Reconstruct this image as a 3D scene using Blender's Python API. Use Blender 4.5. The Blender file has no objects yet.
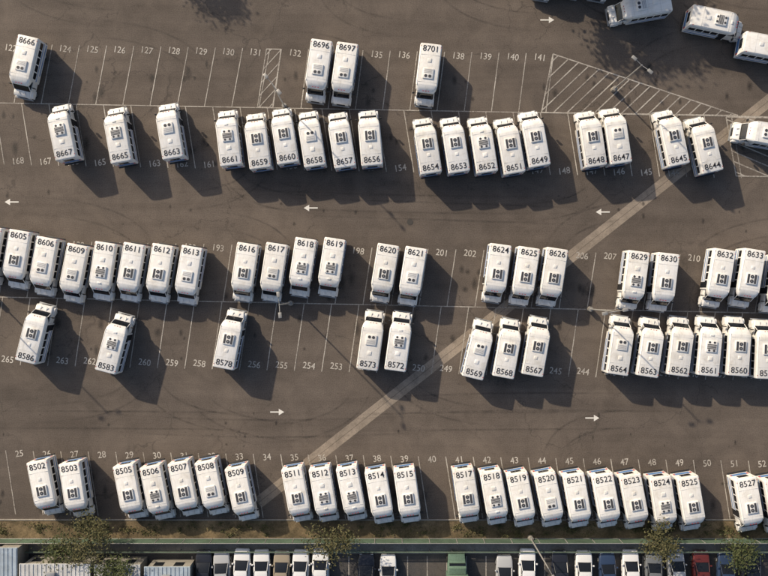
import bpy, bmesh, math, random
from mathutils import Vector, Matrix
random.seed(7)
S=9.0; H=80.0
def G(px,py,z=0.0):
    k=(H-z)/H
    return ((px-384)/S*k,(288-py)/S*k)
scene=bpy.context.scene
scene.view_settings.view_transform='Standard'
scene.view_settings.look='None'
scene.view_settings.exposure=0
# ---------------------------------------------------------------- materials
def new_mat(name,col=(0.5,0.5,0.5),rough=0.6,metal=0.0,spec=0.5):
    m=bpy.data.materials.new(name); m.use_nodes=True
    b=m.node_tree.nodes['Principled BSDF']
    b.inputs['Base Color'].default_value=(*col,1); b.inputs['Roughness'].default_value=rough
    b.inputs['Metallic'].default_value=metal
    b.inputs['Specular IOR Level'].default_value=spec
    return m
class NT:
    def __init__(s,m): s.t=m.node_tree; s.n=s.t.nodes; s.b=s.n['Principled BSDF']; s.out=s.n['Material Output']
    def link(s,a,b): s.t.links.new(a,b)
    def coord(s,kind='Object'):
        return s.n.new('ShaderNodeTexCoord').outputs[kind]
    def geo(s): return s.n.new('ShaderNodeNewGeometry').outputs['Position']
    def noise(s,vec,scale,detail=4,rough=0.6,dist=0):
        n=s.n.new('ShaderNodeTexNoise'); n.inputs['Scale'].default_value=scale; n.inputs['Detail'].default_value=detail
        n.inputs['Roughness'].default_value=rough; n.inputs['Distortion'].default_value=dist
        s.link(vec,n.inputs['Vector']); return n.outputs['Fac']
    def ramp(s,fac,stops):
        r=s.n.new('ShaderNodeValToRGB'); e=r.color_ramp.elements
        while len(e)<len(stops): e.new(0.5)
        for i,(p,c) in enumerate(stops):
            e[i].position=p; e[i].color=(*c,1) if isinstance(c,tuple) else (c,c,c,1)
        s.link(fac,r.inputs['Fac']); return r.outputs['Color']
    def mix(s,fac,a,b,mode='MIX'):
        m=s.n.new('ShaderNodeMix'); m.data_type='RGBA'; m.blend_type=mode
        for v,i in ((fac,0),(a,6),(b,7)):
            if hasattr(v,'links'): s.link(v,m.inputs[i])
            elif i==0: m.inputs[0].default_value=v
            else: m.inputs[i].default_value=(*v,1)
        return m.outputs[2]
    def math(s,op,a,b=0.0):
        m=s.n.new('ShaderNodeMath'); m.operation=op
        for v,i in ((a,0),(b,1)):
            if hasattr(v,'links'): s.link(v,m.inputs[i])
            else: m.inputs[i].default_value=v
        return m.outputs[0]
    def mapping(s,vec,scale=(1,1,1),rot=(0,0,0)):
        m=s.n.new('ShaderNodeMapping'); m.inputs['Scale'].default_value=scale; m.inputs['Rotation'].default_value=rot
        s.link(vec,m.inputs['Vector']); return m.outputs['Vector']
    def bump(s,h,st=0.3,dist=0.02):
        b=s.n.new('ShaderNodeBump'); b.inputs['Strength'].default_value=st; b.inputs['Distance'].default_value=dist
        s.link(h,b.inputs['Height']); s.link(b.outputs['Normal'],s.b.inputs['Normal'])

def asphalt(name,c1,c2,c3):
    m=new_mat(name,rough=0.9,spec=0.25); t=NT(m); p=t.geo()
    big=t.noise(p,0.035,5,0.6,0.4); mid=t.noise(p,0.35,6,0.65,0.6); fine=t.noise(p,9,4,0.8)
    col=t.ramp(big,[(0.3,c1),(0.55,c2),(0.75,c3)])
    col=t.mix(0.75,col,t.ramp(mid,[(0.25,0.75),(0.5,1.0),(0.75,1.25)]),'MULTIPLY')
    # long wear streaks along the lanes
    st=t.noise(t.mapping(p,(0.03,0.5,1)),1.0,5,0.6,0.3)
    col=t.mix(0.7,col,t.ramp(st,[(0.3,0.78),(0.5,1.0),(0.7,1.2)]),'MULTIPLY')
    col=t.mix(0.8,col,t.ramp(fine,[(0.3,0.65),(0.5,1.0),(0.7,1.4)]),'MULTIPLY')
    # pale dust patches and small dark spots
    du=t.noise(p,0.14,5,0.7,0.8)
    col=t.mix(t.ramp(du,[(0.50,0.0),(0.70,0.42)]),col,(0.19,0.155,0.126))
    sp=t.noise(p,2.6,2,0.5,0.2)
    col=t.mix(t.ramp(sp,[(0.69,0.0),(0.75,0.5)]),col,(0.04,0.037,0.035))
    # cracks
    v=t.n.new('ShaderNodeTexVoronoi'); v.feature='DISTANCE_TO_EDGE'; v.inputs['Scale'].default_value=0.13
    wob=t.n.new('ShaderNodeTexNoise'); wob.inputs['Scale'].default_value=0.6; wob.inputs['Detail'].default_value=5
    t.link(p,wob.inputs['Vector'])
    va=t.n.new('ShaderNodeVectorMath'); va.operation='MULTIPLY_ADD'; va.inputs[1].default_value=(3.5,3.5,0)
    t.link(wob.outputs['Color'],va.inputs[0]); t.link(p,va.inputs[2])
    t.link(va.outputs[0],v.inputs['Vector'])
    cr=t.ramp(v.outputs['Distance'],[(0.0,1.0),(0.008,0.0)])
    gate=t.ramp(t.noise(p,0.08,3),[(0.42,0.0),(0.56,0.55)])
    col=t.mix(t.math('MULTIPLY',cr,gate),col,(0.035,0.032,0.03))
    t.link(col,t.b.inputs['Base Color']); t.bump(fine,0.5,0.01)
    return m
M={}
M['asphalt']=asphalt('asphalt',(0.100,0.083,0.070),(0.120,0.099,0.083),(0.142,0.116,0.095))
M['street']=asphalt('street_asphalt',(0.06,0.058,0.056),(0.075,0.072,0.07),(0.09,0.086,0.082))
def earthy(name,stops,sc=0.8):
    m=new_mat(name,rough=0.95,spec=0.1); t=NT(m); p=t.geo()
    a=t.noise(p,sc,6,0.7,0.5); col=t.ramp(a,stops)
    f=t.noise(p,7,5,0.8)
    col=t.mix(0.8,col,t.ramp(f,[(0.3,0.55),(0.5,1.0),(0.7,1.4)]),'MULTIPLY')
    t.link(col,t.b.inputs['Base Color']); t.bump(f,0.8,0.05); return m
M['earth']=earthy('dry_earth',[(0.3,(0.10,0.085,0.06)),(0.5,(0.16,0.13,0.09)),(0.7,(0.10,0.10,0.05))],0.3)
M['verge']=earthy('dry_grass_verge',[(0.3,(0.06,0.052,0.032)),(0.5,(0.15,0.115,0.07)),(0.7,(0.29,0.215,0.125))],0.35)
def conc(name,c,var=0.25):
    m=new_mat(name,c,0.85,spec=0.3); t=NT(m); p=t.geo()
    a=t.noise(p,0.5,6,0.7,0.5); f=t.noise(p,6,4,0.8)
    col=t.mix(1,c,t.ramp(a,[(0.3,1-var),(0.7,1+var)]),'MULTIPLY')
    col=t.mix(1,col,t.ramp(f,[(0.3,0.8),(0.7,1.2)]),'MULTIPLY')
    t.link(col,t.b.inputs['Base Color']); return m
M['gutter']=conc('gutter_concrete',(0.27,0.225,0.18),0.3)
M['concrete']=conc('concrete',(0.26,0.24,0.21))
M['joint']=conc('gutter_flowline',(0.16,0.13,0.105),0.3)
def roadpaint(name,c,wear):
    m=new_mat(name,c,0.7); t=NT(m); p=t.geo()
    f=t.noise(p,5,5,0.8,0.3); g=t.noise(p,0.25,3,0.6)
    w=t.math('ADD',t.math('MULTIPLY',f,0.6),t.math('MULTIPLY',g,0.4))
    col=t.mix(t.ramp(w,[(wear-0.1,0.0),(wear+0.12,1.0)]),c,(0.145,0.12,0.10))
    t.link(col,t.b.inputs['Base Color']); return m
M['line']=roadpaint('worn_line_paint',(0.54,0.50,0.44),0.50)
M['num']=roadpaint('stall_number_paint',(0.58,0.54,0.48),0.55)
M['arrow']=roadpaint('arrow_paint',(0.75,0.72,0.66),0.66)
# bus paint
def buspaint():
    m=new_mat('bus_white_paint',(0.8,0.8,0.8),0.32); t=NT(m); o=t.coord('Object')
    oi=t.n.new('ShaderNodeObjectInfo')
    va=t.n.new('ShaderNodeVectorMath'); va.operation='MULTIPLY_ADD'; va.inputs[1].default_value=(50,50,50)
    cmb=t.n.new('ShaderNodeCombineXYZ')
    for i in range(3): t.link(oi.outputs['Random'],cmb.inputs[i])
    t.link(cmb.outputs[0],va.inputs[0]); t.link(o,va.inputs[2]); p=va.outputs[0]
    a=t.noise(p,1.1,5,0.65,0.5); b=t.noise(t.mapping(p,(0.7,6,6)),1,4,0.7)
    base=t.ramp(oi.outputs['Random'],[(0.0,(0.75,0.74,0.72)),(0.5,(0.84,0.83,0.81)),(1.0,(0.80,0.80,0.80))])
    col=t.mix(1,base,t.ramp(a,[(0.28,(0.80,0.77,0.72)),(0.5,(0.98,0.97,0.95)),(0.7,(1.0,1.0,1.0))]),'MULTIPLY')
    col=t.mix(0.7,col,t.ramp(b,[(0.3,0.84),(0.55,1.0)]),'MULTIPLY')
    t.link(col,t.b.inputs['Base Color']); t.link(t.ramp(a,[(0.3,0.5),(0.7,0.28)]),t.b.inputs['Roughness'])
    return m
M['bus']=buspaint()
M['glass']=new_mat('dark_glass',(0.012,0.014,0.018),0.08)
M['black']=new_mat('black_plastic',(0.02,0.02,0.022),0.55)
M['rubber']=new_mat('tyre_rubber',(0.018,0.018,0.018),0.85)
M['blue']=new_mat('blue_stripe',(0.08,0.19,0.42),0.4)
M['grey']=new_mat('grey_metal',(0.32,0.33,0.34),0.45,0.3)
M['coil']=new_mat('condenser_coil',(0.045,0.047,0.055),0.6)
M['coilg']=new_mat('grille_grey',(0.30,0.31,0.33),0.6)
M['red']=new_mat('red_lens',(0.45,0.02,0.015),0.3)
M['lens']=new_mat('headlamp_lens',(0.75,0.75,0.72),0.15)
M['seam']=new_mat('roof_sealant',(0.58,0.58,0.57),0.7)
M['ink']=new_mat('number_vinyl',(0.025,0.025,0.03),0.5)
M['galv']=new_mat('galvanised_steel',(0.36,0.35,0.33),0.5,0.4)
M['iron']=new_mat('cast_iron',(0.05,0.045,0.04),0.7)
BM=['bus','glass','black','blue','grey','coil','red','lens','seam','rubber','coilg']
# ---------------------------------------------------------------- mesh helpers
def ring(x,w,z0,z1,r,crown=0.03):
    pts=[(-w*0.97,z0),(-w,z0+0.08)]
    for i in range(5):
        a=math.pi-i*math.pi/8
        pts.append((-w+r+r*math.cos(a), z1-crown-r+r*math.sin(a)))
    pts+= [(-w*0.45,z1-crown*0.25),(0,z1),(w*0.45,z1-crown*0.25)]
    for i in range(5):
        a=math.pi/2-i*math.pi/8
        pts.append((w-r+r*math.cos(a), z1-crown-r+r*math.sin(a)))
    pts+=[(w,z0+0.08),(w*0.97,z0)]
    return [(x,y,z) for y,z in pts]
def loft(bm,rings,mat,cap=True):
    rv=[[bm.verts.new(p) for p in r] for r in rings]
    n=len(rv[0])
    for a,b in zip(rv,rv[1:]):
        for i in range(n):
            j=(i+1)%n
            f=bm.faces.new((a[i],a[j],b[j],b[i])); f.material_index=mat; f.smooth=True
    if cap:
        f=bm.faces.new(rv[0][::-1]); f.material_index=mat
        f=bm.faces.new(rv[-1]); f.material_index=mat
def box(bm,x0,x1,y0,y1,z0,z1,mat,bev=0.0):
    vs=[bm.verts.new((x,y,z)) for z in (z0,z1) for y in (y0,y1) for x in (x0,x1)]
    q=[(0,2,3,1),(4,5,7,6),(0,1,5,4),(2,6,7,3),(0,4,6,2),(1,3,7,5)]
    fs=[]
    for a in q:
        f=bm.faces.new([vs[i] for i in a]); f.material_index=mat; fs.append(f)
    if bev>0:
        es=list({e for f in fs for e in f.edges})
        bmesh.ops.bevel(bm,geom=es,offset=bev,segments=2,affect='EDGES',profile=0.5,material=mat)
def quad(bm,pts,mat=0):
    f=bm.faces.new([bm.verts.new(p) for p in pts]); f.material_index=mat; return f
def cyl(bm,p0,p1,r0,r1,mat,seg=16):
    p0=Vector(p0);p1=Vector(p1); d=(p1-p0); L=d.length
    q=d.to_track_quat('Z','Y').to_matrix().to_4x4()
    mt=Matrix.Translation((p0+p1)/2)@q
    g=bmesh.ops.create_cone(bm,cap_ends=True,segments=seg,radius1=r0,radius2=r1,depth=L,matrix=mt)
    fs={f for v in g['verts'] for f in v.link_faces}
    for f in fs: f.material_index=mat; f.smooth=len(f.verts)==4
def finish(bm,name,mats,angle=35):
    bmesh.ops.recalc_face_normals(bm,faces=bm.faces)
    me=bpy.data.meshes.new(name); bm.to_mesh(me); bm.free()
    for m in mats: me.materials.append(M[m])
    me.set_sharp_from_angle(angle=math.radians(angle))
    return me
def obj(name,me,loc=(0,0,0),rz=0,parent=None):
    o=bpy.data.objects.new(name,me); scene.collection.objects.link(o)
    o.location=loc; o.rotation_euler=(0,0,rz)
    if parent: o.parent=parent
    return o
# ---------------------------------------------------------------- bus
def make_bus(variant):
    bm=bmesh.new()
    W=1.18; Z=2.72
    loft(bm,[ring(-3.22,W-0.07,0.50,Z-0.10,0.16),ring(-3.17,W-0.02,0.46,Z-0.03,0.18),ring(-3.08,W,0.45,Z,0.18),
             ring(1.15,W,0.45,Z,0.18),ring(1.42,W-0.01,0.45,Z-0.02,0.19)],0)
    # front cap over cab
    loft(bm,[ring(1.40,W-0.012,1.95,Z-0.02,0.2),ring(1.70,W-0.05,1.95,Z-0.09,0.24),ring(1.98,W-0.16,1.98,Z-0.24,0.24),
             ring(2.15,W-0.30,2.02,Z-0.42,0.14),ring(2.19,W-0.38,2.06,Z-0.52,0.06,0.01)],0)
    loft(bm,[ring(1.40,1.02,0.42,1.42,0.06,0.01),ring(2.42,1.02,0.42,1.40,0.08,0.01)],0)
    # greenhouse / windshield
    loft(bm,[ring(1.40,0.97,1.38,2.10,0.1,0.01),ring(2.02,0.93,1.38,2.10,0.1,0.01),ring(2.16,0.92,1.38,1.98,0.1,0.01),
             ring(2.56,0.90,1.36,1.45,0.03,0.01)],1)
    for s in (-1,1):
        cyl(bm,(2.14,s*0.93,2.05),(2.56,s*0.93,1.40),0.035,0.035,0,8)
        box(bm,1.42,1.52,s*0.985-0.02,s*0.985+0.02,1.38,2.05,0)
    # hood
    loft(bm,[ring(2.40,0.98,0.45,1.40,0.12,0.03),ring(2.75,0.95,0.45,1.36,0.16,0.04),ring(3.12,0.88,0.48,1.22,0.18,0.04),
             ring(3.26,0.80,0.5,1.08,0.16,0.03),ring(3.30,0.76,0.55,0.98,0.12,0.02)],0)
    box(bm,2.46,2.62,-0.86,0.86,1.36,1.415,2)
    box(bm,2.68,3.12,-0.34,-0.325,1.30,1.385,8); box(bm,2.68,3.12,0.325,0.34,1.30,1.385,8)
    for s in (-1,1):
        loft(bm,[[(x,s*0.98+yy,zz) for yy,zz in ((-0.10,0.45),(-0.12,h),(-0.02,h+0.04),(0.09,h-0.02),(0.11,0.45))] for x,h in ((2.30,0.80),(2.45,1.0),(2.75,1.06),(3.05,1.0),(3.2,0.85))],0)
        box(bm,3.255,3.315,s*0.66-0.16,s*0.66+0.16,0.76,0.98,7)
    box(bm,3.29,3.33,-0.47,0.47,0.66,1.0,2)
    box(bm,3.26,3.44,-0.98,0.98,0.42,0.62,4,0.03)
    for s in (-1,1):
        y0,y1=(W-0.005,W+0.014) if s>0 else (-W-0.014,-W+0.005)
        for x in (-2.95,-2.1,-1.25,-0.4,0.45): box(bm,x,x+0.72,y0,y1,1.48,2.06,1)
        if s<0: box(bm,0.62,1.28,y0-0.004,y1,0.55,2.09,1)
        box(bm,-3.05,1.35 if s>0 else 0.60,y0,y1,1.22,1.34,3)
        box(bm,-3.05,0.55,y0,y1,0.74,0.88,3)
        box(bm,-3.05,1.40,s*(W+0.012)-0.015,s*(W+0.012)+0.015,2.43,2.47,8)
        box(bm,2.12,2.22,s*1.34-0.13,s*1.34+0.13,1.45,1.86,2,0.02)
        cyl(bm,(2.1,s*0.98,1.7),(2.15,s*1.25,1.7),0.02,0.02,2,6)
        for x,yo,w in ((2.62,0.99,0.24),(-1.9,1.02,0.30)):
            cyl(bm,(x,s*(yo-w),0.39),(x,s*(yo+0.07),0.39),0.39,0.39,9,20)
            cyl(bm,(x,s*(yo+0.05),0.39),(x,s*(yo+0.085),0.39),0.2,0.2,4,12)
        box(bm,-3.24,-3.2,s*0.92-0.09,s*0.92+0.09,0.9,1.3,6)
        box(bm,-3.235,-3.19,s*0.85-0.08,s*0.85+0.08,2.42,2.49,6)
        box(bm,-2.9,-2.82,s*(W-0.1)-0.04,s*(W-0.1)+0.04,2.62,2.70,6)
    box(bm,-3.245,-3.2,-0.55,0.55,1.5,2.15,1)
    box(bm,-3.235,-3.2,-0.80,0.80,0.80,1.34,3)
    box(bm,-3.40,-3.2,-1.05,1.05,0.45,0.62,2,0.02)
    for y in (-0.3,0,0.3): box(bm,2.02,2.08,y-0.05,y+0.05,2.42,2.475,6)
    for x in (-1.95,1.1): box(bm,x,x+0.022,-W+0.16,W-0.16,2.69,2.724,8)
    box(bm,-3.08,1.5,-W+0.10,-W+0.12,2.60,2.700,8); box(bm,-3.08,1.5,W-0.12,W-0.10,2.60,2.700,8)
    if variant=='a':    # low condenser: two dark coil banks with a pair of fans
        box(bm,-0.50,0.72,-0.60,0.60,2.70,2.86,0,0.05)
        for s in (-1,1):
            a,b=(0.26,0.50) if s>0 else (-0.50,-0.26)
            box(bm,-0.40,0.62,a,b,2.84,2.868,5)
        for x in (-0.14,0.36):
            cyl(bm,(x,0,2.85),(x,0,2.885),0.20,0.20,5,16); cyl(bm,(x,0,2.885),(x,0,2.892),0.06,0.06,4,10)
        box(bm,-1.35,-1.0,-0.18,0.18,2.70,2.76,0,0.02)
    elif variant=='b':  # slimmer white unit, pale grilles, two dark fans
        box(bm,-0.45,0.75,-0.58,0.58,2.70,2.84,0,0.06)
        for x in (-0.30,-0.18,-0.06,0.06): box(bm,x,x+0.06,-0.46,0.46,2.83,2.846,10)
        cyl(bm,(0.46,0.22,2.83),(0.46,0.22,2.855),0.17,0.17,5,16); cyl(bm,(0.46,-0.22,2.83),(0.46,-0.22,2.855),0.17,0.17,5,16)
        box(bm,-1.55,-1.10,-0.22,0.22,2.70,2.77,0,0.03)
    else:               # louvred coil bank in the middle, fans each end
        box(bm,-0.55,0.72,-0.58,0.58,2.70,2.86,0,0.05)
        for i in range(4): box(bm,-0.20+i*0.145,-0.10+i*0.145,-0.50,0.50,2.84,2.868,5)
        for x in (-0.36,0.54):
            for y in (-0.27,0.27): cyl(bm,(x,y,2.85),(x,y,2.872),0.13,0.13,5,14)
        box(bm,-1.50,-1.05,-0.24,0.24,2.70,2.77,0,0.03)
        box(bm,1.25,1.42,-0.2,0.2,2.69,2.76,0,0.02)
    return finish(bm,'shuttle_bus_'+variant,BM)
BUS={v:make_bus(v) for v in 'abc'}
def add_text(s,loc,rz,size,mat,parent=None,off=0.0,sx=1.0,name='number'):
    c=bpy.data.curves.new(name,'FONT'); c.body=s; c.size=size; c.align_x='CENTER'; c.align_y='CENTER'
    c.offset=off; c.materials.append(M[mat]); c.resolution_u=3
    o=bpy.data.objects.new(name,c); scene.collection.objects.link(o)
    o.location=loc; o.rotation_euler=(0,0,rz); o.scale=(sx,1,1)
    if parent: o.parent=parent
    return o
def bus(px,py,tilt,front,num='',var=None):
    # tilt: degrees the upper end leans to the right;  front 'U' or 'D'
    x,y=G(px,py,2.4)
    t=math.radians(tilt+random.gauss(0,0.5))
    d=Vector((math.sin(t),math.cos(t)))
    if front=='D': d=-d
    yaw=math.atan2(d.y,d.x)
    v=var or random.choice('aaaacb')
    o=obj('shuttle_bus',BUS[v],(x,y,0),yaw); o.scale=(0.965,0.985,1.0)
    if num:
        add_text(num,(-2.60,0,2.738),-t-yaw,0.93,'ink',o,0.004,0.97,'roof_number')
    return o
for n,x,y,t in (('8666',23,65,13),('8696',318,69,8),('8697',344,72,8),('8701',428,73,7)): bus(x,y,t,'D',n,'b')
R2=[('8667',61,131,-11,'c'),('8665',117,134,-10,'c'),('8663',169,130,-10,'b'),('8661',228,137,-7,'c'),('8659',257,140,-8,'a'),
('8660',284,135,-9,'a'),('8658',311,138,-9,'b'),('8657',341,139,-9,'a'),('8656',370,137,-4,'a'),('8654',427,145,-9,'a'),
('8653',455,144,-9,'a'),('8652',483,144,-9,'c'),('8651',510,145,-9,'a'),('8649',535,138,-9,'a'),('8648',592,138,-8,'a'),
('8647',617,135,-8,'b'),('8645',673,137,-12,'a'),('8644',706,144,-13,'a')]
for n,x,y,t,v in R2: bus(x,y,t,'U',n,v)
R3=[('8604',-12,255,10,'a'),('8605',16,259,10,'a'),('8606',43,266,10,'b'),('8609',73,273,11,'b'),('8610',102,271,9,'c'),('8611',130,272,9,'a'),
('8612',159,273,9,'a'),('8613',188,275,9,'b'),('8616',244,272,9,'a'),('8617',273,272,9,'b'),('8618',302,267,9,'c'),('8619',331,267,9,'c'),
('8620',384,273,9,'a'),('8621',412,276,9,'b'),('8624',497,273,8,'a'),('8625',525,276,9,'a'),('8626',553,277,9,'a'),
('8629',635,280,7,'c'),('8630',665,282,7,'a'),('8632',720,278,9,'a'),('8633',750,278,9,'a'),('8634',781,284,9,'a')]
for n,x,y,t,v in R3: bus(x,y,t,'D',n,v)
R4=[('8586',33,334,14,'a'),('8583',113,344,14,'c'),('8578',229,340,12,'a'),('8573',371,341,8,'b'),('8572',399,342,8,'c'),
('8569',479,350,14,'b'),('8568',508,349,10,'a'),('8567',537,347,10,'a'),('8564',621,346,9,'b'),('8563',651,348,8,'a'),
('8562',681,347,7,'a'),('8561',710,347,5,'c'),('8560',739,347,3,'a'),('8559',767,350,2,'a')]
for n,x,y,t,v in R4: bus(x,y,t,'U',n,v)
R5=[('8502',43,489,-11,'a'),('8503',74,491,-8,'a'),('8505',129,493,-11,'a'),('8506',156,494,-11,'c'),('8507',184,490,-11,'a'),
('8508',211,489,-11,'b'),('8509',241,495,-11,'a'),('8511',297,496,-10,'a'),('8512',324,496,-10,'c'),('8513',352,495,-10,'c'),('8514',380,498,-9,'a'),('8515',408,497,-8,'a'),
('8517',467,497,-9,'a'),('8518',495,499,-10,'c'),('8519',522,501,-10,'a'),('8520',550,501,-10,'b'),('8521',578,502,-10,'a'),('8522',607,502,-10,'a'),
('8523',635,503,-10,'a'),('8524',664,505,-9,'c'),('8525',692,505,-10,'a'),('8527',750,506,-10,'a'),('8528',779,507,-10,'a')]
for n,x,y,t,v in R5: bus(x,y,t,'D',n,v)
bus(642,6,80,'D','', 'b'); bus(719,21,101,'U','','c'); bus(772,47,100,'U','','b')
bus(768,134,100,'D','','b')
for x,y,t in ((548,-36,10),(577,-38,10),(606,-35,10)): bus(x,y,t,'D','','b')
# ---------------------------------------------------------------- ground
def sheet(name,pts,z,mat):
    bm=bmesh.new(); quad(bm,[(x,y,z) for x,y in pts]); return obj(name,finish(bm,name,[mat]))
sheet('ground',[(-1500,-1500),(1500,-1500),(1500,1500),(-1500,1500)],-0.004,'earth')
ys=G(0,519)[1]
sheet('parking_lot',[(-110,ys),(110,ys),(110,90),(-110,90)],0.0,'asphalt')
y1,y2=G(0,519)[1],G(0,541)[1]
sheet('grass_verge',[(-110,y2),(110,y2),(110,y1-0.15),(-110,y1-0.15)],0.06,'verge')
bm=bmesh.new(); box(bm,-110,110,y1-0.15,y1,-0.1,0.12,0,0.02); obj('kerb',finish(bm,'kerb',['concrete']))
ya,yb=G(0,541)[1],G(0,552)[1]
sheet('pavement',[(-110,yb),(110,yb),(110,ya),(-110,ya)],0.10,'concrete')
bm=bmesh.new(); box(bm,-110,110,yb-0.15,yb,-0.1,0.12,0,0.02); obj('kerb',finish(bm,'kerb',['concrete']))
sheet('street',[(-110,yb-26),(110,yb-26),(110,yb-0.15),(-110,yb-0.15)],0.004,'street')
bm=bmesh.new()
a=Vector(G(258,503)); b=Vector(G(850,37)); d=(b-a).normalized(); nrm=Vector((-d.y,d.x)); L=(b-a).length; s=0
while s<L:
    e=min(s+6.0,L); w=0.66
    for o0,o1,zz in ((-w,-0.035,0.004),(0.035,w,0.004)):
        p=[a+d*(s+0.008)+nrm*o0,a+d*(e-0.008)+nrm*o0,a+d*(e-0.008)+nrm*o1,a+d*(s+0.008)+nrm*o1]
        quad(bm,[(q.x,q.y,zz) for q in p])
    s=e
p=[a-nrm*0.6,b-nrm*0.6,b+nrm*0.6,a+nrm*0.6]
quad(bm,[(q.x,q.y,0.002) for q in p],1)
obj('drainage_gutter',finish(bm,'drainage_gutter',['gutter','joint']))
# ---------------------------------------------------------------- thin films: oil stains & tyre marks
def film(name,col):
    m=bpy.data.materials.new(name); m.use_nodes=True; t=NT(m); M[name]=m
    t.b.inputs['Base Color'].default_value=(*col,1); t.b.inputs['Roughness'].default_value=0.6
    uv=t.coord('UV'); sep=t.n.new('ShaderNodeSeparateXYZ'); t.link(uv,sep.inputs[0])
    return m,t,sep
m,t,sep=film('oil_film',(0.028,0.025,0.023))
u=t.math('SUBTRACT',sep.outputs[0],0.5); v=t.math('SUBTRACT',sep.outputs[1],0.5)
r=t.math('SQRT',t.math('ADD',t.math('MULTIPLY',u,u),t.math('MULTIPLY',v,v)))
nz=t.noise(t.geo(),1.6,5,0.7,0.6)
al=t.math('SUBTRACT',t.math('ADD',0.2,t.math('MULTIPLY',nz,0.45)),t.math('MULTIPLY',r,1.25))
al=t.math('MULTIPLY',t.ramp(al,[(0.0,0.0),(0.35,1.0)]),0.45); t.link(al,t.b.inputs['Alpha'])
m,t,sep=film('tyre_film',(0.03,0.027,0.025))
v=t.math('ABSOLUTE',t.math('SUBTRACT',sep.outputs[1],0.5))
e=t.ramp(v,[(0.15,1.0),(0.5,0.0)])
u=t.math('ABSOLUTE',t.math('SUBTRACT',sep.outputs[0],0.5)); e2=t.ramp(u,[(0.1,1.0),(0.5,0.0)])
nz=t.ramp(t.noise(t.geo(),0.7,5,0.8),[(0.35,0.0),(0.7,1.0)])
t.link(t.math('MULTIPLY',t.math('MULTIPLY',t.math('MULTIPLY',e,e2),nz),0.34),t.b.inputs['Alpha'])
bm=bmesh.new(); uvl=bm.loops.layers.uv.new('UVMap'); k=0
def uvquad(bm,uvl,pts,uvs):
    f=bm.faces.new([bm.verts.new(p) for p in pts])
    for l,c in zip(f.loops,uvs): l[uvl].uv=c
for n in range(220):
    row=random.choice((0,0,1,1,3,3,4,4,6,6,2,5))
    yc={0:78,1:135,2:205,3:275,4:338,5:425,6:490}[row]
    px=random.uniform(-20,790); py=yc+random.gauss(0,12)+0.018*px
    x,y=G(px,py); w=random.uniform(0.5,1.5) if row not in (2,5) else random.uniform(0.3,0.7); h=w*random.uniform(1.0,2.4); z=0.006+k*0.00003; k+=1
    uvquad(bm,uvl,[(x-w/2,y-h/2,z),(x+w/2,y-h/2,z),(x+w/2,y+h/2,z),(x-w/2,y+h/2,z)],[(0,0),(1,0),(1,1),(0,1)])
obj('oil_stains',finish(bm,'oil_stains',['oil_film']))
bm=bmesh.new(); uvl=bm.loops.layers.uv.new('UVMap'); k=0
def track(pts,width=0.30):
    global k
    z=0.0135+(k%30)*0.00003; k+=1
    n=len(pts)
    for i in range(n-1):
        a=Vector(pts[i]); b=Vector(pts[i+1])
        def nn(j):
            q=Vector(pts[min(j+1,n-1)])-Vector(pts[max(j-1,0)]); q.normalize(); return Vector((-q.y,q.x))*width/2
        na,nb=nn(i),nn(i+1)
        uvquad(bm,uvl,[(a.x-na.x,a.y-na.y,z),(b.x-nb.x,b.y-nb.y,z),(b.x+nb.x,b.y+nb.y,z),(a.x+na.x,a.y+na.y,z)],
               [(i/(n-1),0),((i+1)/(n-1),0),((i+1)/(n-1),1),(i/(n-1),1)])
def bez(p0,p1,p2,n=22):
    return [((1-t)**2*p0[0]+2*t*(1-t)*p1[0]+t*t*p2[0],(1-t)**2*p0[1]+2*t*(1-t)*p1[1]+t*t*p2[1]) for t in [i/n for i in range(n+1)]]
def pair(p0,p1,p2):
    c=bez(p0,p1,p2)
    for o in (-0.95,0.95):
        out=[]
        for i,q in enumerate(c):
            a=Vector(c[max(i-1,0)]); b=Vector(c[min(i+1,len(c)-1)]); dd=(b-a).normalized()
            out.append((q[0]-dd.y*o,q[1]+dd.x*o))
        track(out)
for n in range(22):
    lane=random.choice((20,205,205,420,420)); x=random.uniform(0,768); ly=lane+random.uniform(-12,12)+0.018*x
    s=random.choice((-1,1)); side=random.choice((-1,1))
    pair(G(x+s*random.uniform(90,150),ly),G(x,ly),G(x+random.uniform(-6,6),ly+side*random.uniform(45,65)))
for n in range(6):
    lane=random.choice((25,200,212,405,425)); x=random.uniform(0,768)
    pair(G(x-180,lane+random.uniform(-8,8)),G(x,lane+random.uniform(-12,12)),G(x+190,lane+random.uniform(-8,8)))
obj('tyre_marks',finish(bm,'tyre_marks',['tyre_film']))
# ---------------------------------------------------------------- markings
marks=bpy.data.objects.new('parking_markings',None); scene.collection.objects.link(marks)
bm=bmesh.new(); ZL=0.018; zi=0
def line(p,q,w=0.10):
    global zi
    zi+=1; z=ZL+(zi%20)*0.0001
    a=Vector(G(*p)); b=Vector(G(*q)); d=(b-a).normalized(); n=Vector((-d.y,d.x))*w/2
    quad(bm,[(a.x-n.x,a.y-n.y,z),(b.x-n.x,b.y-n.y,z),(b.x+n.x,b.y+n.y,z),(a.x+n.x,a.y+n.y,z)])
nums=[]
def d12(x): return 103+0.018*x
def d34(x): return 297+0.021*x
def d5(x): return 453.5+0.014*x
for k in range(-3,8):
    x=65+27.2*k; n=124+k; nums.append((n,x,48+0.018*x,-9))
    line((x+14.5,44+0.018*x),(x+3.5,d12(x)))
    if k==-3: line((x-13,44+0.018*x),(x-24,d12(x)))
for k in range(0,10):
    x=295+27.2*k; n=132+k; nums.append((n,x,48+0.018*x,-8))
    line((x+13.6,44+0.018*x),(x+6,d12(x)))
line((281.5,49),(273,108))
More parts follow.
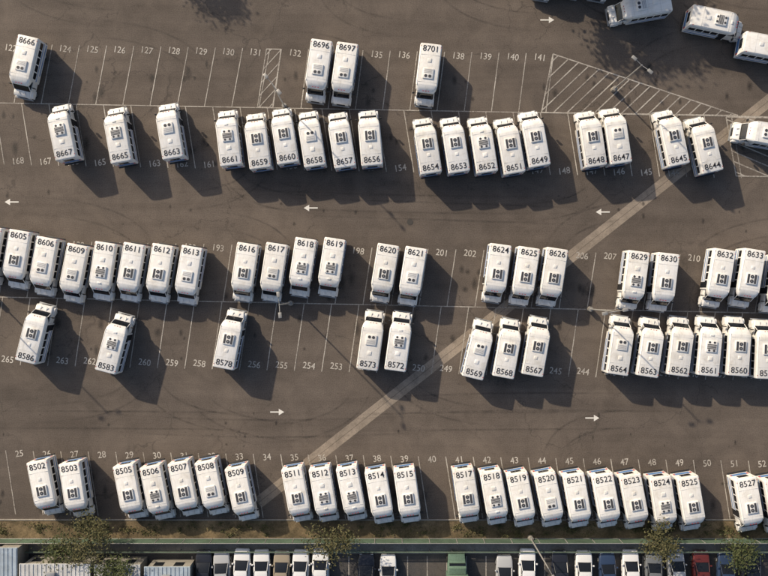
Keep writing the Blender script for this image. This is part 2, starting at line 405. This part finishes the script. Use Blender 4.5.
for k in range(-3,31):
    x=18+27.3*k; n=168-k
    if n>142: nums.append((n,x,161+0.018*x,8))
    if n>=142 : line((x+13.6-10,d12(x)),(x+13.6,165+0.018*x))
line((-150,d12(-150)),(900,d12(900)))
for k in range(-10,26):
    x=218+28*k; n=193+k; nums.append((n,x,243.5+0.0215*x,-8))
    line((x+14,240+0.0215*x),(x+14-9,d34(x)))
for k in range(-10,24):
    x=583-27.4*k; n=244+k; nums.append((n,x,359.5+0.021*x,-8))
    line((x+13.7+9,d34(x)),(x+13.7-1,365+0.021*x))
line((-150,d34(-150)),(900,d34(900)))
for k in range(-20,15):
    x=432+27.5*k; n=40+k; nums.append((n,x,d5(x),8))
    line((x+13.7,d5(x)-3),(x+13.7+10,d5(x)+61))
def hatch(poly,d,spacing,w=0.10,border=True):
    n=len(poly)
    if border:
        for i in range(n): line(poly[i],poly[(i+1)%n],w)
    d=Vector(d).normalized(); nn=Vector((-d.y,d.x))
    vals=[Vector(p).dot(nn) for p in poly]; c=min(vals)+spacing*0.5
    while c<max(vals):
        hits=[]
        for i in range(n):
            a=Vector(poly[i]); b=Vector(poly[(i+1)%n]); va=a.dot(nn)-c; vb=b.dot(nn)-c
            if va*vb<0: hits.append(a+(b-a)*(va/(va-vb)))
        if len(hits)>=2: line(tuple(hits[0]),tuple(hits[1]),w)
        c+=spacing
hatch([(266.5,49),(281,49.3),(272.5,107.5),(257.5,107)],(1,-1.1),7.5)
hatch([(553,54),(738,115.5),(541.5,112.5)],(1,-0.95),9.5,0.13)
hatch([(726,117),(830,119),(838,178),(736,176)],(1,0.42),9,0.13)
markme=finish(bm,'bay_lines',['line']); obj('bay_lines',markme,parent=marks)
for n,x,y,t in nums:
    X,Y=G(x,y); add_text(str(n),(X,Y,0.022),math.radians(t),1.02,'num',marks,0.004,0.92,'stall_number')
bm=bmesh.new()
def arrow(px,py,s):
    x,y=G(px,py); z=0.022
    for pts in ([(-0.75,-0.07),(0.2,-0.07),(0.2,0.07),(-0.75,0.07)],[(0.2,-0.36),(0.8,0),(0.2,0.36)]):
        quad(bm,[(x+s*a,y+b,z) for a,b in pts])
for a in ((12,202,-1),(311,208,-1),(603,212,-1),(277,412,1),(592,418,1),(547,20,1)): arrow(*a)
obj('lane_arrows',finish(bm,'lane_arrows',['arrow']),parent=marks)
bm=bmesh.new()
for px,py in ((410,222),):
    x,y=G(px,py); cyl(bm,(x,y,0.0),(x,y,0.022),0.34,0.34,0,24)
obj('manhole_cover',finish(bm,'manhole_cover',['iron']))
# ---------------------------------------------------------------- lamp posts
def lamppost(px,py,ang,arms=2,h=9.0):
    bm=bmesh.new()
    cyl(bm,(0,0,0),(0,0,0.75),0.30,0.28,1,20)
    cyl(bm,(0,0,0.75),(0,0,0.80),0.2,0.2,0,12)
    cyl(bm,(0,0,0.8),(0,0,h),0.09,0.06,0,14)
    for i in range(arms):
        s=1 if i==0 else -1
        cyl(bm,(0,0,h-0.1),(s*0.8,0,h+0.05),0.035,0.03,0,8)
        box(bm,min(s*0.75,s*1.3),max(s*0.75,s*1.3),-0.16,0.16,h-0.02,h+0.12,0,0.03)
        box(bm,min(s*0.85,s*1.22),max(s*0.85,s*1.22),-0.12,0.12,h-0.045,h-0.022,2)
    x,y=G(px,py); obj('parking_lot_lamp',finish(bm,'lamp',['galv','concrete','lens']),(x,y,0),math.radians(ang))
lamppost(613,90,-40); lamppost(589,309,10); lamppost(291,303,95); lamppost(285,107,-50); lamppost(-2,301,20); lamppost(530,537,-60,1)
# ---------------------------------------------------------------- fence
M['mesh']=conc('green_windscreen',(0.075,0.115,0.08),0.35)
M['railg']=conc('faded_green_rail',(0.12,0.16,0.12),0.3)
yf=G(0,538)[1]
bm=bmesh.new(); x=-100
while x<=100:
    cyl(bm,(x,yf,0),(x,yf,1.75),0.045,0.045,1,8); x+=3.0
for z in (0.2,1.72): cyl(bm,(-100,yf,z),(100,yf,z),0.035,0.035,1,8)
x=-100; rf=random.Random(3)
while x<100:
    box(bm,x+0.06,x+2.94,yf-0.008,yf+0.008,0.25+rf.uniform(0,0.1),1.66+rf.uniform(-0.08,0.02),0); x+=3.0
obj('chain_link_fence',finish(bm,'fence',['mesh','galv']))
yf2=G(0,549)[1]
bm=bmesh.new(); x=-100
while x<=100:
    cyl(bm,(x,yf2,0.1),(x,yf2,1.0),0.05,0.05,1,8); x+=2.5
box(bm,-100,100,yf2-0.05,yf2+0.05,0.95,1.03,0); box(bm,-100,100,yf2-0.03,yf2+0.03,0.5,0.56,0)
obj('street_railing',finish(bm,'railing',['railg','galv']))
# ---------------------------------------------------------------- cars
def car_mesh(name,col,suv=False):
    pm=new_mat('car_paint_'+name,col,0.3); M['cp_'+name]=pm
    pm.node_tree.nodes['Principled BSDF'].inputs['Coat Weight'].default_value=0.4
    bm=bmesh.new(); h=1.62 if suv else 1.42; w=0.91
    loft(bm,[ring(-2.25,w-0.14,0.4,0.88,0.1,0.02),ring(-2.15,w-0.06,0.3,0.95,0.12,0.02),ring(-1.5,w,0.26,0.98,0.12,0.02),ring(0.9,w,0.26,0.95,0.12,0.03),
             ring(1.7,w-0.03,0.28,0.86,0.14,0.03),ring(2.1,w-0.1,0.32,0.74,0.14,0.03),ring(2.25,w-0.22,0.38,0.64,0.1,0.02)],0)
    rb=-2.05 if suv else -1.6; rt=-1.75 if suv else -0.95
    loft(bm,[ring(rb,w-0.14,0.9,0.98,0.03,0.01),ring(rt,w-0.2,0.9,h-0.06,0.1,0.02),ring(0.1,w-0.19,0.9,h-0.05,0.1,0.02),ring(1.05,w-0.13,0.9,0.97,0.03,0.01)],1)
    loft(bm,[ring(rt-0.03,w-0.27,h-0.1,h-0.03,0.03,0.01),ring(rt+0.1,w-0.22,h-0.1,h,0.04,0.02),ring(-0.1,w-0.22,h-0.1,h,0.04,0.02),ring(0.17,w-0.26,h-0.12,h-0.05,0.03,0.01)],0)
    for s in (-1,1):
        for x0 in (-1.35,1.38): cyl(bm,(x0,s*0.68,0.33),(x0,s*0.92,0.33),0.33,0.33,2,18); cyl(bm,(x0,s*0.9,0.33),(x0,s*0.93,0.33),0.19,0.19,3,12)
        cyl(bm,(0.14,s*(w-0.24),h-0.09),(1.03,s*(w-0.17),0.95),0.03,0.03,0,6)
        cyl(bm,(-0.35,s*(w-0.185),h-0.09),(-0.38,s*(w-0.10),0.93),0.03,0.03,0,6)
        box(bm,0.62,0.78,s*(w+0.08)-0.09,s*(w+0.08)+0.09,0.93,1.06,0,0.02)
        box(bm,2.06,2.2,s*0.6-0.14,s*0.6+0.14,0.58,0.68,4); box(bm,-2.26,-2.16,s*0.62-0.14,s*0.62+0.14,0.68,0.82,5)
    return finish(bm,'car_'+name,['cp_'+name,'glass','rubber','grey','lens','red'])
CM={'w':car_mesh('white',(0.75,0.75,0.74)),'W':car_mesh('white_suv',(0.76,0.76,0.76),True),'s':car_mesh('silver',(0.42,0.43,0.44),True),
    'k':car_mesh('black',(0.02,0.022,0.03),True),'n':car_mesh('navy',(0.03,0.05,0.10)),'g':car_mesh('grey',(0.16,0.17,0.18)),
    'r':car_mesh('maroon',(0.12,0.025,0.022)),'t':car_mesh('tan',(0.32,0.27,0.20),True)}
for px,c,yy in ((203,'k',573),(221,'s',574),(241,'W',571),(261,'w',572),(281,'t',573),(300,'W',572),(320,'w',571),(366,'k',576),(388,'w',577),
             (505,'s',578),(528,'W',571),(561,'k',573),(585,'w',573),(609,'n',575),(632,'W',572),(655,'g',574),(678,'s',572),(703,'r',573),(728,'n',575),(752,'k',573)):
    x,y=G(px,yy,1.2); obj('parked_car',CM[c],(x,y,0.004),math.radians(90+random.uniform(-2,2)))
bm=bmesh.new()
for i in range(0,34):
    x,y=G(192+19.6*i,556)
    quad(bm,[(x-0.05,y-4.8,0.012),(x+0.05,y-4.8,0.012),(x+0.05,y,0.012),(x-0.05,y,0.012)])
obj('street_bay_lines',finish(bm,'street_bay_lines',['line']))
M['green']=conc('faded_green',(0.10,0.16,0.12),0.2)
bm=bmesh.new()
box(bm,-3.0,1.2,-1.15,1.15,0.7,2.9,0,0.04); box(bm,-2.95,1.15,-0.03,0.03,2.89,2.92,1)
loft(bm,[ring(1.25,1.0,0.45,2.0,0.15),ring(1.9,1.0,0.45,2.0,0.15),ring(2.4,0.95,0.45,1.3,0.1),ring(3.1,0.9,0.45,1.1,0.1)],0)
box(bm,1.98,2.3,-0.85,0.85,1.45,1.75,3)
for s in (-1,1):
    for x0 in (-2,2.4): cyl(bm,(x0,s*0.75,0.42),(x0,s*1.08,0.42),0.42,0.42,4,18)
x,y=G(458,588,2.5); obj('box_truck',finish(bm,'box_truck',['green','grey','bus','glass','rubber']),(x,y,0.004),math.radians(90))
# ---------------------------------------------------------------- low buildings bottom-left
def metal_roof(name,c):
    m=new_mat(name,c,0.5); t=NT(m); p=t.geo(); a=t.noise(p,0.7,5,0.7,0.4)
    t.link(t.mix(1,c,t.ramp(a,[(0.3,(0.65,0.63,0.6)),(0.7,(1.05,1.05,1.05))]),'MULTIPLY'),t.b.inputs['Base Color']); M[name]=m
metal_roof('roof_light',(0.62,0.63,0.63)); metal_roof('roof_blue',(0.42,0.50,0.58)); metal_roof('wall',(0.36,0.34,0.30))
def shed(x0,x1,ytop,h,roof):
    X0,Y=G(x0,ytop,h); X1,_=G(x1,ytop,h); w=X1-X0; D=9
    e=bpy.data.objects.new('low_building',None); scene.collection.objects.link(e); e.location=(X0,Y,0)
    bm=bmesh.new(); box(bm,0.2,w-0.2,-D+0.2,-0.2,0,h-0.15,0); obj('walls',finish(bm,'walls',['wall']),parent=e)
    bm=bmesh.new(); box(bm,0,w,-D,0,h-0.148,h,0)
    x=0.1
    while x<w-0.05: box(bm,x,x+0.06,-D+0.02,-0.02,h+0.001,h+0.05,0); x+=0.45
    box(bm,w*0.4,w*0.4+0.9,-1.6,-0.8,h+0.052,h+0.4,1,0.04)
    obj('roof',finish(bm,'roof',[roof,'grey']),parent=e)
    bm=bmesh.new()
    for i in range(int(w/2.2)): box(bm,0.7+i*2.2,1.7+i*2.2,-0.2,-0.16,1.0,2.0,0)
    obj('windows',finish(bm,'windows',['glass']),parent=e)
shed(-40,17,548,3.0,'roof_blue'); shed(19,90,564,3.2,'roof_light'); shed(94,140,565,3.0,'roof_light'); shed(144,190,567,2.8,'roof_blue')
# ---------------------------------------------------------------- trees
def leafmat(name,c1,c2):
    m=new_mat(name,c1,0.7,spec=0.2); t=NT(m); oi=t.noise(t.geo(),1.2,3,0.6)
    t.link(t.ramp(oi,[(0.3,c1),(0.7,c2)]),t.b.inputs['Base Color']); M[name]=m
leafmat('leaf_a',(0.05,0.055,0.022),(0.14,0.125,0.06)); leafmat('leaf_b',(0.04,0.055,0.02),(0.10,0.11,0.045))
M['bark']=conc('bark',(0.12,0.09,0.06))
def tree(px,py,r,h,mat,n=2600,name='street_tree',ls=1.0):
    bm=bmesh.new(); rnd=random.Random(int(px*7+py))
    cyl(bm,(0,0,0),(0,0,h*0.45),0.18,0.12,1,8)
    tips=[]
    for i in range(9):
        a=i*2.4+rnd.uniform(-0.4,0.4); rr=r*rnd.uniform(0.35,0.85); zz=h*rnd.uniform(0.6,0.95)
        m1=(math.cos(a)*rr*0.45,math.sin(a)*rr*0.45,h*0.6); t1=(math.cos(a)*rr,math.sin(a)*rr,zz)
        cyl(bm,(0,0,h*0.42),m1,0.08,0.05,1,6); cyl(bm,m1,t1,0.05,0.02,1,6); tips.append(t1)
        for q in range(2):
            t2=(t1[0]+rnd.uniform(-.9,.9),t1[1]+rnd.uniform(-.9,.9),t1[2]+rnd.uniform(-.3,.5)); cyl(bm,m1,t2,0.03,0.012,1,5); tips.append(t2)
    tips.append((0,0,h))
    for i in range(n):
        c=rnd.choice(tips); s=rnd.uniform(0.3,0.6)*ls
        p=Vector((c[0]+rnd.gauss(0,s),c[1]+rnd.gauss(0,s),c[2]+rnd.gauss(0,s*0.6)))
        q=Matrix.Rotation(rnd.uniform(0,6.28),3,'Z')@Matrix.Rotation(rnd.uniform(-1,1),3,'X'); L=rnd.uniform(0.07,0.17)*ls
        quad(bm,[p+q@Vector(v) for v in ((-L,0,0),(0,-L*0.5,0),(L,0,0),(0,L*0.5,0))],0)
    me=bpy.data.meshes.new(name); bm.to_mesh(me); bm.free(); me.materials.append(M[mat]); me.materials.append(M['bark'])
    x,y=G(px,py,h*0.7); obj(name,me,(x,y,0))
tree(86,541,2.5,4.0,'leaf_a',2200); tree(58,552,1.5,3.0,'leaf_b',900); tree(332,541,1.9,3.8,'leaf_a',1300); tree(658,542,2.0,4.0,'leaf_a',1500); tree(740,555,1.6,3.2,'leaf_b',1100)
tree(112,572,1.8,4.2,'leaf_b',1500); tree(575,-62,4.2,8.0,'leaf_b',4200,ls=1.8); tree(622,-66,4.0,7.5,'leaf_b',4200,ls=1.8); tree(140,-86,2.0,6,'leaf_b',2500,ls=1.4)
bm=bmesh.new()
for i in range(120):
    px=random.uniform(-20,790); py=random.uniform(523,535); x,y=G(px,py); rr=random.uniform(0.12,0.45)
    for j in range(40):
        p=Vector((x+random.gauss(0,rr),y+random.gauss(0,rr*0.6),0.06+abs(random.gauss(0,rr*0.5))))
        q=Matrix.Rotation(random.uniform(0,6.28),3,'Z')@Matrix.Rotation(random.uniform(-1,1),3,'X'); L=random.uniform(0.05,0.12)
        quad(bm,[p+q@Vector(v) for v in ((-L,0,0),(0,-L*0.5,0),(L,0,0),(0,L*0.5,0))],0)
me=bpy.data.meshes.new('weeds'); bm.to_mesh(me); bm.free(); me.materials.append(M['leaf_a']); obj('weeds',me)
# ---------------------------------------------------------------- light
el=math.radians(27)
w=bpy.data.worlds.new('World'); scene.world=w; w.use_nodes=True
bg=w.node_tree.nodes['Background']; sk=w.node_tree.nodes.new('ShaderNodeTexSky'); sk.sky_type='NISHITA'; sk.sun_disc=False
sk.dust_density=3.0
sk.sun_elevation=el; sk.sun_rotation=math.radians(315); w.node_tree.links.new(sk.outputs[0],bg.inputs[0]); bg.inputs[1].default_value=0.125
sl=bpy.data.lights.new('sun','SUN'); sl.energy=4.8; sl.angle=math.radians(0.9); sl.color=(1,0.86,0.67)
so=bpy.data.objects.new('sun',sl); scene.collection.objects.link(so)
dv=Vector((0.70*math.cos(el),-0.715*math.cos(el),-math.sin(el))); so.rotation_euler=dv.to_track_quat('-Z','Y').to_euler()
# camera
cd=bpy.data.cameras.new('camera'); cam=bpy.data.objects.new('camera',cd); scene.collection.objects.link(cam)
cam.location=(0,0,H); cam.rotation_euler=(0,0,0); cd.sensor_width=36; cd.lens=36*H/(768/S); cd.clip_end=4000; scene.camera=cam
